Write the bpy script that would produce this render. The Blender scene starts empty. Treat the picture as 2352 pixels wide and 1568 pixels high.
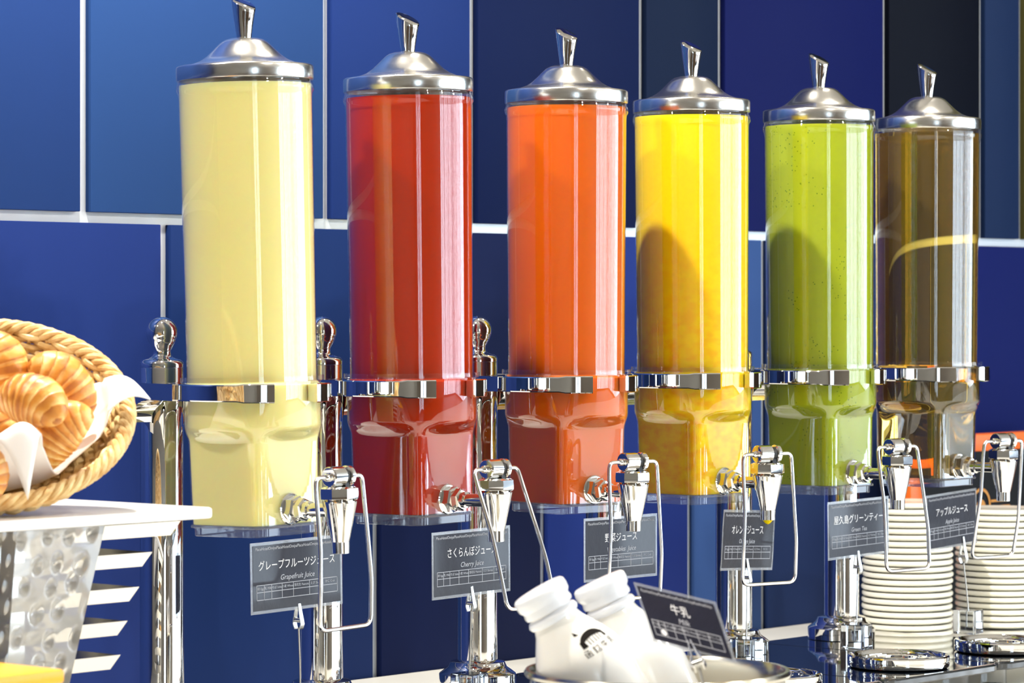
import bpy, bmesh, math, random
from mathutils import Vector, Matrix, noise
random.seed(7)
sc = bpy.context.scene
col = sc.collection
PI = math.pi
R_ = math.radians

# ------------------------------------------------------------------ camera, world, lights, exposure
FPX = 7500.0; HOR = 707.0; EYE = 0.50; PHI = R_(41.0)
SP, CP = math.sin(PHI), math.cos(PHI)
FWD = Vector((CP, SP, 0)); RGT = Vector((SP, -CP, 0)); UP = Vector((0, 0, 1))
cam_d = bpy.data.cameras.new('camera'); cam = bpy.data.objects.new('camera', cam_d); col.objects.link(cam)
cam.location = (0, 0, EYE); cam.rotation_euler = (PI/2, 0, PHI - PI/2)
cam_d.sensor_width = 36; cam_d.lens = FPX/2352*36; cam_d.shift_y = -(784-HOR)/2352
cam_d.clip_start = 0.05; cam_d.clip_end = 200
cam_d.dof.use_dof = True; cam_d.dof.focus_distance = 3.85; cam_d.dof.aperture_fstop = 13.0
sc.camera = cam

world = bpy.data.worlds.new('daylight'); sc.world = world; world.use_nodes = True
bg = world.node_tree.nodes['Background']
bg.inputs[0].default_value = (0.72, 0.86, 1.0, 1); bg.inputs[1].default_value = 9.5

def spot(loc, target, power, size=R_(70), rad=0.035, colr=(1, 0.93, 0.82)):
    d = bpy.data.lights.new('ceiling_lamp_offscreen', 'SPOT'); d.energy = power; d.spot_size = size; d.spot_blend = 0.6
    d.shadow_soft_size = rad; d.color = colr
    o = bpy.data.objects.new('ceiling_lamp_offscreen', d); col.objects.link(o); o.location = loc
    o.rotation_euler = (Vector(target)-Vector(loc)).to_track_quat('-Z', 'Y').to_euler(); return o
CEIL = 2.05
# (x, y, aim x, aim y, aim z, watts): recessed ceiling lamps above the picture, as the star and dots in the chrome finials show:
# a row over the counter and a row over the aisle in front of it
LAMPS = [(2.26, 2.5, 2.75, 2.5, .3, 230), (1.05, 2.65, 2.3, 2.5, .35, 110), (3.3, 2.75, 3.3, 2.6, .0, 40), (4.3, 2.75, 4.3, 2.6, 0, 40),
         (2.3, .35, 2.5, 2.5, .45, 72), (3.5, .25, 3.2, 2.5, .45, 88), (4.8, .35, 3.8, 2.5, .45, 92)]
for lx, ly, tx, ty, tz, pw in LAMPS:
    spot((lx, ly, CEIL-0.03), (tx, ty, tz), pw, R_(95))
vs = sc.view_settings
vs.view_transform = 'Standard'; vs.look = 'None'; vs.exposure = 0.0; vs.gamma = 1.0; vs.use_curve_mapping = False
sc.cycles.max_bounces = 12; sc.cycles.transparent_max_bounces = 24
sc.cycles.transmission_bounces = 8; sc.cycles.glossy_bounces = 6; sc.cycles.diffuse_bounces = 4
sc.cycles.sample_clamp_indirect = 6.0
sc.cycles.caustics_reflective = False; sc.cycles.caustics_refractive = False
sc.cycles.use_denoising = True

# ------------------------------------------------------------------ pixel -> world
def W(px, py, Z):
    return FWD*Z + RGT*((px-1176)/FPX*Z) + UP*(EYE+(HOR-py)/FPX*Z)
def WY(px, py, Y):
    t = (px-1176)/FPX
    return W(px, py, Y/(SP-t*CP))
def Wz(px, py, z):
    return W(px, py, (EYE-z)*FPX/(py-HOR))

# ------------------------------------------------------------------ materials
def lin(c):
    return tuple(((v/255)/12.92 if v/255 <= .04045 else ((v/255+.055)/1.055)**2.4) for v in c)
MATS = {}
def pmat(name, rgb, rough=.5, metal=0, spec=.5, coat=0, sss=0, sssr=(1, .6, .3), ssscale=.01, trans=0, ior=1.5, emis=0, coat_rough=.03, srgb=True):
    m = bpy.data.materials.new(name); m.use_nodes = True
    b = m.node_tree.nodes['Principled BSDF']
    c = lin(rgb) if srgb else rgb
    b.inputs['Base Color'].default_value = (*c, 1); b.inputs['Roughness'].default_value = rough
    b.inputs['Metallic'].default_value = metal; b.inputs['Specular IOR Level'].default_value = spec
    b.inputs['IOR'].default_value = ior
    b.inputs['Coat Weight'].default_value = coat; b.inputs['Coat Roughness'].default_value = coat_rough
    if sss:
        b.inputs['Subsurface Weight'].default_value = sss; b.inputs['Subsurface Radius'].default_value = sssr
        b.inputs['Subsurface Scale'].default_value = ssscale
    b.inputs['Transmission Weight'].default_value = trans
    if emis:
        b.inputs['Emission Color'].default_value = (*c, 1); b.inputs['Emission Strength'].default_value = emis
    MATS[name] = m; return m
def nd(m, t, **kw):
    n = m.node_tree.nodes.new(t)
    for k, v in kw.items(): setattr(n, k, v)
    return n
def bsdf(m): return m.node_tree.nodes['Principled BSDF']
def noise_color(m, c1, c2, scale=(10, 10, 10), detail=4, lo=.35, hi=.65, dist=0.0, coords='Object'):
    L = m.node_tree.links.new
    tc = nd(m, 'ShaderNodeTexCoord'); mp = nd(m, 'ShaderNodeMapping'); mp.inputs['Scale'].default_value = scale
    nz = nd(m, 'ShaderNodeTexNoise'); nz.inputs['Scale'].default_value = 1; nz.inputs['Detail'].default_value = detail
    nz.inputs['Distortion'].default_value = dist
    rp = nd(m, 'ShaderNodeValToRGB'); rp.color_ramp.elements[0].position = lo; rp.color_ramp.elements[1].position = hi
    rp.color_ramp.elements[0].color = (*lin(c1), 1); rp.color_ramp.elements[1].color = (*lin(c2), 1)
    L(tc.outputs[coords], mp.inputs[0]); L(mp.outputs[0], nz.inputs['Vector']); L(nz.outputs[0], rp.inputs[0])
    L(rp.outputs[0], bsdf(m).inputs['Base Color']); return rp
def bump(m, scale, strength, distance=.002, detail=3, mapscale=(1, 1, 1), kind='noise'):
    L = m.node_tree.links.new
    tc = nd(m, 'ShaderNodeTexCoord'); mp = nd(m, 'ShaderNodeMapping'); mp.inputs['Scale'].default_value = mapscale
    if kind == 'noise':
        nz = nd(m, 'ShaderNodeTexNoise'); nz.inputs['Detail'].default_value = detail; out = 0
    else:
        nz = nd(m, 'ShaderNodeTexVoronoi', feature='SMOOTH_F1'); out = 0
    nz.inputs['Scale'].default_value = scale
    bp = nd(m, 'ShaderNodeBump'); bp.inputs['Strength'].default_value = strength; bp.inputs['Distance'].default_value = distance
    L(tc.outputs['Object'], mp.inputs[0]); L(mp.outputs[0], nz.inputs['Vector']); L(nz.outputs[out], bp.inputs['Height'])
    L(bp.outputs[0], bsdf(m).inputs['Normal']); return bp

def clear_mat(name, tint=(1, 1, 1), ior=1.49, rough=0.0, mult=1.0, body=None, body_w=0.0):
    """clear plastic: light passes straight through, surface reflects by Fresnel"""
    m = bpy.data.materials.new(name); m.use_nodes = True
    nt = m.node_tree; nt.nodes.clear(); L = nt.links.new
    out = nd(m, 'ShaderNodeOutputMaterial'); mix = nd(m, 'ShaderNodeMixShader'); fr = nd(m, 'ShaderNodeFresnel')
    ge = nd(m, 'ShaderNodeNewGeometry'); mr = nd(m, 'ShaderNodeMapRange'); mr.inputs[3].default_value = ior; mr.inputs[4].default_value = 1/ior
    L(ge.outputs['Backfacing'], mr.inputs[0]); L(mr.outputs[0], fr.inputs[0])   # same reflectance from inside and outside
    tr = nd(m, 'ShaderNodeBsdfTransparent'); tr.inputs[0].default_value = (*tint, 1)
    gl = nd(m, 'ShaderNodeBsdfGlossy'); gl.inputs['Roughness'].default_value = rough
    gl.inputs[0].default_value = (mult, mult, mult, 1)
    base = tr.outputs[0]
    if body:
        df = nd(m, 'ShaderNodeBsdfDiffuse'); df.inputs[0].default_value = (*lin(body), 1)
        mx = nd(m, 'ShaderNodeMixShader'); mx.inputs[0].default_value = body_w
        L(tr.outputs[0], mx.inputs[1]); L(df.outputs[0], mx.inputs[2]); base = mx.outputs[0]
    L(fr.outputs[0], mix.inputs[0]); L(base, mix.inputs[1]); L(gl.outputs[0], mix.inputs[2]); L(mix.outputs[0], out.inputs[0])
    MATS[name] = m; return m

CHROME = pmat('chrome', (236, 234, 230), .03, 1)
LIDM = pmat('worn_chrome_lid', (232, 230, 224), .2, 1); bump(LIDM, 900, .05, .0004)
STEEL = pmat('brushed_steel', (205, 203, 198), .22, 1)
WIRE = pmat('wire_steel', (220, 220, 222), .16, 1)
RUBBER = pmat('black_rubber', (18, 18, 20), .5)
ACRYL = clear_mat('clear_acrylic')
ACRYLB = clear_mat('clear_acrylic_base', (.93, .94, .95), body=(225, 227, 230), body_w=.07)
CUBEM = pmat('acrylic_cube', (245, 250, 255), .01, trans=1, ior=1.45)
WHITE = pmat('white_counter', (236, 236, 230), .3)
SMOKE = pmat('smoked_glass', (20, 27, 36), .05, spec=.6, coat=1)
PLATE = pmat('cream_china', (238, 236, 222), .18, spec=.5, coat=.4)
CARD = pmat('card_black', (34, 34, 46), .45, spec=.25, coat=.35, coat_rough=.04); bump(CARD, 45, .35, .004)
LAMI = clear_mat('laminate_edge', (.85, .86, .88), body=(196, 199, 204), body_w=.3, rough=.1)
INK = pmat('white_ink', (245, 245, 248), .5)
INKG = pmat('grey_ink', (190, 192, 200), .5)
DARKINK = pmat('dark_print', (22, 18, 16), .6, spec=.1)
MILK = pmat('milk_glass', (246, 245, 240), .15, coat=.6, sss=.3, sssr=(1, .9, .8), ssscale=.006)
MILKCAP = pmat('frosted_cap', (236, 240, 248), .25, sss=.3, sssr=(1, 1, 1), ssscale=.004, coat=.4)
BOARD = pmat('white_board', (238, 238, 238), .25)
PANM = pmat('polished_pan', (214, 212, 206), .14, 1)
ORANGE = pmat('orange_plastic', (250, 178, 40), .35)
WICKER = pmat('wicker', (222, 186, 124), .5); noise_color(WICKER, (196, 150, 84), (236, 208, 150), (60, 60, 60), 3)
CLOTH = pmat('white_cloth', (242, 241, 240), .8)
CROI = pmat('croissant', (225, 160, 70), .42, sss=.15, sssr=(1, .5, .2), ssscale=.004, coat=.15, coat_rough=.3)

# ------------------------------------------------------------------ mesh helpers
def make(name, verts, faces, mat, parent=None, smooth=True, angle=38, mats=None, fm=None):
    me = bpy.data.meshes.new(name); me.from_pydata([tuple(v) for v in verts], [], faces); me.validate(); me.update()
    bm = bmesh.new(); bm.from_mesh(me); bmesh.ops.recalc_face_normals(bm, faces=bm.faces); bm.to_mesh(me); bm.free()
    me.materials.append(mat)
    if smooth:
        me.shade_smooth(); me.set_sharp_from_angle(angle=R_(angle))
    o = bpy.data.objects.new(name, me); col.objects.link(o)
    if parent: o.parent = parent
    return o
def tag(o, label, cat, group=None, kind=None):
    o['label'] = label; o['category'] = cat
    if group: o['group'] = group
    if kind: o['kind'] = kind
    return o
def empty(name, loc, label=None, cat=None, group=None):
    o = bpy.data.objects.new(name, None); col.objects.link(o); o.location = loc; o.empty_display_size = .02
    if label: tag(o, label, cat, group)
    return o
def struct(o): o['kind'] = 'structure'; return o
class MB:
    def __init__(s): s.v = []; s.f = []
    def add(s, v, f, M=None):
        n = len(s.v); s.v += [(M @ Vector(p)) if M else Vector(p) for p in v]; s.f += [tuple(i+n for i in q) for q in f]; return s
    def lathe(s, prof, n=48, M=None, closed=False, ang0=0):
        """prof: list of (r,z); ends with r==0 are capped by fans; otherwise open unless closed loop"""
        v = []; f = []; rings = []
        for r, z in prof:
            if r < 1e-7: rings.append([len(v)]); v.append((0, 0, z))
            else:
                rings.append(list(range(len(v), len(v)+n)))
                v += [(r*math.cos(ang0+2*PI*k/n), r*math.sin(ang0+2*PI*k/n), z) for k in range(n)]
        prs = list(zip(rings[:-1], rings[1:])) + ([(rings[-1], rings[0])] if closed else [])
        for a, b in prs:
            for k in range(n):
                k2 = (k+1) % n
                if len(a) == 1 and len(b) == 1: continue
                if len(a) == 1: f.append((a[0], b[k2], b[k]))
                elif len(b) == 1: f.append((a[k], a[k2], b[0]))
                else: f.append((a[k], a[k2], b[k2], b[k]))
        return s.add(v, f, M)
    def box(s, lo, hi, bev=0, M=None):
        bm = bmesh.new(); bmesh.ops.create_cube(bm, size=1)
        c = [(a+b)/2 for a, b in zip(lo, hi)]; d = [abs(b-a) for a, b in zip(lo, hi)]
        for v in bm.verts: v.co = Vector((c[0]+v.co.x*d[0], c[1]+v.co.y*d[1], c[2]+v.co.z*d[2]))
        if bev: bmesh.ops.bevel(bm, geom=bm.edges[:], offset=bev, segments=2, affect='EDGES', profile=.5)
        bm.verts.index_update()
        s.add([v.co.copy() for v in bm.verts], [tuple(v.index for v in q.verts) for q in bm.faces], M); bm.free(); return s
    def tube(s, pts, r, n=10, closed=False, M=None, cap=True):
        pts = [Vector(p) for p in pts]; m = len(pts); v = []; f = []
        rr = r if isinstance(r, (list, tuple)) else [r]*m
        up = None
        for i, p in enumerate(pts):
            a = pts[(i-1) % m] if (closed or i > 0) else pts[i]
            b = pts[(i+1) % m] if (closed or i < m-1) else pts[i]
            t = (b-a).normalized()
            if up is None:
                up = t.orthogonal().normalized()
            up = (up - t*up.dot(t))
            up = up.normalized() if up.length > 1e-6 else t.orthogonal().normalized()
            sd = t.cross(up)
            v += [p + (up*math.cos(2*PI*k/n) + sd*math.sin(2*PI*k/n))*rr[i] for k in range(n)]
        for i in range(m if closed else m-1):
            j = (i+1) % m
            for k in range(n):
                k2 = (k+1) % n; f.append((i*n+k, i*n+k2, j*n+k2, j*n+k))
        if not closed and cap:
            f.append(tuple(range(n))[::-1]); f.append(tuple((m-1)*n+k for k in range(n)))
        return s.add(v, f, M)
    def loft(s, secs, caps=(True, True), M=None):
        n = len(secs[0]); v = [p for q in secs for p in q]; f = []
        for i in range(len(secs)-1):
            for k in range(n):
                k2 = (k+1) % n; f.append((i*n+k, i*n+k2, (i+1)*n+k2, (i+1)*n+k))
        if caps[0]: f.append(tuple(range(n))[::-1])
        if caps[1]: f.append(tuple((len(secs)-1)*n+k for k in range(n)))
        return s.add(v, f, M)
    def prism(s, poly, z0, z1, M=None):
        """poly in xy extruded along z"""
        return s.loft([[(x, y, z0) for x, y in poly], [(x, y, z1) for x, y in poly]], M=M)
    def build(s, name, mat, parent=None, smooth=True, angle=38): return make(name, s.v, s.f, mat, parent, smooth, angle)
def round_path(pts, rad, seg=5):
    pts = [Vector(p) for p in pts]; out = [pts[0]]
    for i in range(1, len(pts)-1):
        a, b, c = pts[i-1], pts[i], pts[i+1]
        d1 = (a-b); d2 = (c-b); r = min(rad, d1.length*.45, d2.length*.45)
        p0 = b+d1.normalized()*r; p2 = b+d2.normalized()*r
        for k in range(seg+1):
            t = k/seg; out.append(p0*(1-t)**2 + b*2*t*(1-t) + p2*t*t)
    out.append(pts[-1]); return out
def basis(x, y, z, o):
    M = Matrix.Identity(4)
    for i, c in enumerate((x, y, z, o)):
        for j in range(3): M[j][i] = c[j]
    return M

# text -> flat mesh data in the xy plane
DG = None
def text_data(s, size, align='CENTER', shear=0.0, xs=1.0):
    cu = bpy.data.curves.new('lettering_curve', 'FONT'); cu.body = s; cu.size = size; cu.align_x = align; cu.align_y = 'CENTER'
    cu.shear = shear; cu.resolution_u = 2; cu.fill_mode = 'FRONT'
    o = bpy.data.objects.new('lettering_curve', cu); col.objects.link(o)
    bpy.context.view_layer.update()
    dg = bpy.context.evaluated_depsgraph_get(); me = o.evaluated_get(dg).to_mesh()
    v = [(p.co.x*xs, p.co.y, 0) for p in me.vertices]; f = [tuple(q.vertices) for q in me.polygons]
    o.evaluated_get(dg).to_mesh_clear(); bpy.data.objects.remove(o); bpy.data.curves.remove(cu)
    return v, f

# ------------------------------------------------------------------ the room
WALLY = 3.05; FLOOR = -0.75; WX0, WX1 = -3.0, 8.0; FRONT = -4.5
def sbox(name, lo, hi, mat, parent=None, bev=0):
    return struct(MB().box(lo, hi, bev).build(name, mat, parent))
PLAST = pmat('warm_plaster', (205, 192, 172), .8)
CEILM = pmat('ceiling_paint', (240, 232, 218), .8)
FLOORM = pmat('floor_boards', (120, 92, 66), .4); noise_color(FLOORM, (104, 78, 54), (136, 106, 78), (2, 20, 2), 4)
ALU = pmat('pale_aluminium', (214, 220, 226), .35, .35)
sbox('floor', (WX0, FRONT, FLOOR-.1), (WX1, WALLY+.2, FLOOR), FLOORM)
sbox('ceiling', (WX0, FRONT, CEIL), (WX1, WALLY+.2, CEIL+.1), CEILM)
sbox('wall_left', (WX0-.1, FRONT, FLOOR), (WX0, WALLY+.2, CEIL), PLAST)
sbox('wall_front', (-.7, FRONT-.1, FLOOR), (4.2, FRONT, CEIL), PLAST)
sbox('wall_front', (WX0, FRONT-.1, FLOOR), (-2.0, FRONT, CEIL), PLAST)
wb = sbox('wall_back', (WX0, WALLY+.006, FLOOR), (WX1, WALLY+.16, CEIL), ALU)
# window walls (far right and front right): frames with open sky behind
FRAME = pmat('window_frame', (70, 74, 82), .4)
def window(name, p0, p1, n):
    root = MB(); a = Vector(p0); b = Vector(p1); d = (b-a); L = d.length; d.normalize(); nrm = Vector((-d.y, d.x, 0))
    M = basis(d, nrm, UP, a)
    root.box((0, -.04, FLOOR), (L, .04, FLOOR+.12), 0, M); root.box((0, -.04, CEIL-.12), (L, .04, CEIL), 0, M)
    o = struct(root.build(name, FRAME, None, False))
    for k in range(n+1):
        x = L*k/n
        w = (.02, .045, .03, .07)[k % 4]
        MB().box((x-w, -.05, FLOOR+.12), (x+w, .05, CEIL-.12), 0, M).build('mullion', FRAME, o, False)
    return o
window('window_1', (8.0, -4.5, 0), (8.0, .6, 0), 15)
window('window_3', (-2.0, -4.5, 0), (-.7, -4.5, 0), 6)
window('window_2', (4.2, -4.5, 0), (8.0, -4.5, 0), 11)
sbox('wall_right', (8.0, .6, FLOOR), (8.1, WALLY+.2, CEIL), pmat('dark_wood', (74, 54, 40), .5))

# blue wall panels: upper row and lower row with recessed pale joints
def wx(px): return WY(px, 500, WALLY).x
JZ = WY(600, 510, WALLY).z; GAP = .0085
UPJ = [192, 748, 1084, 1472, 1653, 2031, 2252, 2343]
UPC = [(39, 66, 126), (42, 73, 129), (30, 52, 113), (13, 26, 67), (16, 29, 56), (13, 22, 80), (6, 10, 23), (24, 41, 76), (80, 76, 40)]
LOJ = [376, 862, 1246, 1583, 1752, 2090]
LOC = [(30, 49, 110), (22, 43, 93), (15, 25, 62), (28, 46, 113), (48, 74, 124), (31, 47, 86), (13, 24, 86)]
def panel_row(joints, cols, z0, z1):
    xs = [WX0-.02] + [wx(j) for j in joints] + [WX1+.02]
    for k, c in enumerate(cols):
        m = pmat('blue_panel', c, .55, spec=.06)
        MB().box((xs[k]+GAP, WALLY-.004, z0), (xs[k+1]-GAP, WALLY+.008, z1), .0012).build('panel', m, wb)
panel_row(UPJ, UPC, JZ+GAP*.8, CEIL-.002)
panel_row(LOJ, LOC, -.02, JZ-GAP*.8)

# ceiling downlights (housings)
LAMPM = pmat('lamp_glow', (255, 240, 215), .5, emis=12)
for i, (lx, ly, *_q) in enumerate(LAMPS):
    r = empty('ceiling_downlight_offscreen', (lx, ly, CEIL-.02), 'round recessed downlight in the ceiling above the buffet', 'ceiling light', 'recessed ceiling downlights')
    MB().lathe([(.05, .0), (.062, 0), (.062, .022), (.05, .022)], 32, None, True).build('trim_ring', STEEL, r)
    MB().lathe([(0, .012), (.05, .012), (.05, .02), (0, .02)], 32).build('lamp_face_offscreen', LAMPM, r)

# counter
ct = empty('buffet_counter', (3.2, 2.1, FLOOR), 'white buffet counter along the blue panelled wall', 'counter')
CL = Vector((3.2, 2.1, FLOOR))
def cbox(name, lo, hi, mat, bev=0):
    MB().box(Vector(lo)-CL, Vector(hi)-CL, bev).build(name, mat, ct)
cbox('worktop', (-.6, 1.15, -.04), (6.6, WALLY-.005, 0), WHITE, .004)
cbox('body', (-.55, 1.25, FLOOR), (6.55, WALLY-.02, -.04), pmat('counter_front', (150, 128, 104), .5))

# ------------------------------------------------------------------ juice dispensers
Y0 = 2.528
PLZ = .034
AX = [580, 946, 1301, 1591, 1884, 2128]
BOXA = [2.4, 1.9, -10, -3.5, 0, 2.2]          # box turn about its own axis, degrees
LEAN = [-.024, -.012, 0, -.005, -.005, .002]
TAPA = [0, -2, 0, -13, -9, -13]
BAIL = [3, 20, 2, 2, 8, -6]                    # swing of wire lever
DX = []
for a in AX:
    p = WY(a, 900, Y0); DX.append(p.x)
NAMES = ['grapefruit', 'cherry', 'vegetable', 'orange', 'green tea', 'apple']
LBL = ['tall dispenser of pale yellow grapefruit juice beside the croissant basket',
       'tall dispenser of clear red cherry juice between pale yellow and orange ones',
       'tall dispenser of reddish orange vegetable juice next to the bright yellow one',
       'tall dispenser of bright yellow orange juice with mottled pulp low in the tank',
       'tall dispenser of green tea with leaf specks',
       'tall dispenser of see-through amber apple juice in front of the plate stacks']

def juice_mat(i):
    if i == 0: m = pmat('grapefruit_juice', (255, 236, 160), .5, spec=.15, sss=1, sssr=(1, .7, .32), ssscale=.012)
    if i == 1:
        m = pmat('cherry_juice', (182, 48, 10), .12, spec=.3, sss=.6, sssr=(1, .2, .1), ssscale=.03, trans=.12, ior=1.33)
    if i == 2: m = pmat('vegetable_juice', (216, 100, 0), .5, spec=.15, sss=.9, sssr=(1, .35, .08), ssscale=.015)
    if i == 3:
        m = pmat('orange_juice', (255, 216, 10), .5, spec=.15, sss=.6, sssr=(1, .7, .1), ssscale=.008)
        L = m.node_tree.links.new
        # settled pulp: mottled, denser low in the tank
        tc = nd(m, 'ShaderNodeTexCoord')
        nz = nd(m, 'ShaderNodeTexNoise'); nz.inputs['Scale'].default_value = 105; nz.inputs['Detail'].default_value = 6
        mp = nd(m, 'ShaderNodeMapping'); mp.inputs['Scale'].default_value = (.6, .6, 1)
        L(tc.outputs['Object'], mp.inputs[0]); L(mp.outputs[0], nz.inputs[0])
        # pulp settles: mottling fades out above the middle of the tank
        sx = nd(m, 'ShaderNodeSeparateXYZ'); L(tc.outputs['Object'], sx.inputs[0])
        mr = nd(m, 'ShaderNodeMapRange'); mr.inputs[1].default_value = .62; mr.inputs[2].default_value = .40; L(sx.outputs[2], mr.inputs[0])
        rp = nd(m, 'ShaderNodeMapRange'); rp.inputs[1].default_value = .42; rp.inputs[2].default_value = .66; L(nz.outputs[0], rp.inputs[0])
        mu = nd(m, 'ShaderNodeMath', operation='MULTIPLY'); L(mr.outputs[0], mu.inputs[0]); L(rp.outputs[0], mu.inputs[1])
        mx = nd(m, 'ShaderNodeMixRGB'); L(mu.outputs[0], mx.inputs[0]); mx.inputs[1].default_value = (*lin((246, 210, 4)), 1); mx.inputs[2].default_value = (*lin((242, 178, 8)), 1)
        L(mx.outputs[0], bsdf(m).inputs['Base Color'])
    if i == 4:
        m = pmat('green_tea', (168, 184, 40), .12, spec=.3, sss=.6, sssr=(.7, 1, .15), ssscale=.03, trans=.12, ior=1.33)
        L = m.node_tree.links.new
        tc = nd(m, 'ShaderNodeTexCoord'); vo = nd(m, 'ShaderNodeTexVoronoi'); vo.inputs['Scale'].default_value = 210
        vo.inputs['Randomness'].default_value = 1
        cp = nd(m, 'ShaderNodeMath', operation='LESS_THAN'); L(vo.outputs['Distance'], cp.inputs[0]); cp.inputs[1].default_value = .17
        L(tc.outputs['Object'], vo.inputs['Vector'])
        nz = nd(m, 'ShaderNodeTexNoise'); nz.inputs['Scale'].default_value = 18; L(tc.outputs['Object'], nz.inputs['Vector'])
        g = nd(m, 'ShaderNodeMath', operation='GREATER_THAN'); L(nz.outputs[0], g.inputs[0]); g.inputs[1].default_value = .52
        mu = nd(m, 'ShaderNodeMath', operation='MULTIPLY'); L(cp.outputs[0], mu.inputs[0]); L(g.outputs[0], mu.inputs[1])
        mx = nd(m, 'ShaderNodeMixRGB'); L(mu.outputs[0], mx.inputs[0]); mx.inputs[1].default_value = (*lin((168, 184, 40)), 1); mx.inputs[2].default_value = (*lin((84, 120, 20)), 1)
        L(mx.outputs[0], bsdf(m).inputs['Base Color'])
    if i == 5: m = pmat('apple_juice', (255, 210, 92), .0, spec=.5, trans=.95, ior=1.34)
    return m

def rsq(half, cham, n, z):
    """rounded square section with the same point count and angles as a circle"""
    out = []
    for k in range(n):
        a = 2*PI*(k+.5)/n
        c, s = math.cos(a), math.sin(a)
        # superellipse-like: square with chamfered corner
        r1 = half/max(abs(c), abs(s)); r2 = (2*half-cham)/(abs(c)+abs(s))
        # smooth min
        r = min(r1, r2) if abs(r1-r2) > .004 else min(r1, r2) - (.004-abs(r1-r2))**2/.016
        out.append((r*c, r*s, z))
    return out
def circ(r, n, z): return [(r*math.cos(2*PI*(k+.5)/n), r*math.sin(2*PI*(k+.5)/n), z) for k in range(n)]
def lerp_sec(a, b, t, z): return [(p[0]*(1-t)+q[0]*t, p[1]*(1-t)+q[1]*t, z) for p, q in zip(a, b)]
Z = lambda rel: EYE+rel
N = 96
def tank_sections(inset, bottom):
    s = []
    r = .074-inset
    s.append(circ(r, N, Z(-.082))); s.append(circ(r, N, Z(-.126)))
    sq = rsq(.0528-inset, .0062, N, 0); cc = circ(r, N, 0)
    for k in range(1, 7):
        t = k/6; e = t*t*(3-2*t); s.append(lerp_sec(cc, sq, e, Z(-.126-.019*t)))
    sq2 = rsq(.0514-inset, .0062, N, 0)
    s.append(lerp_sec(sq2, sq2, 0, Z(bottom)))
    return s

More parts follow.
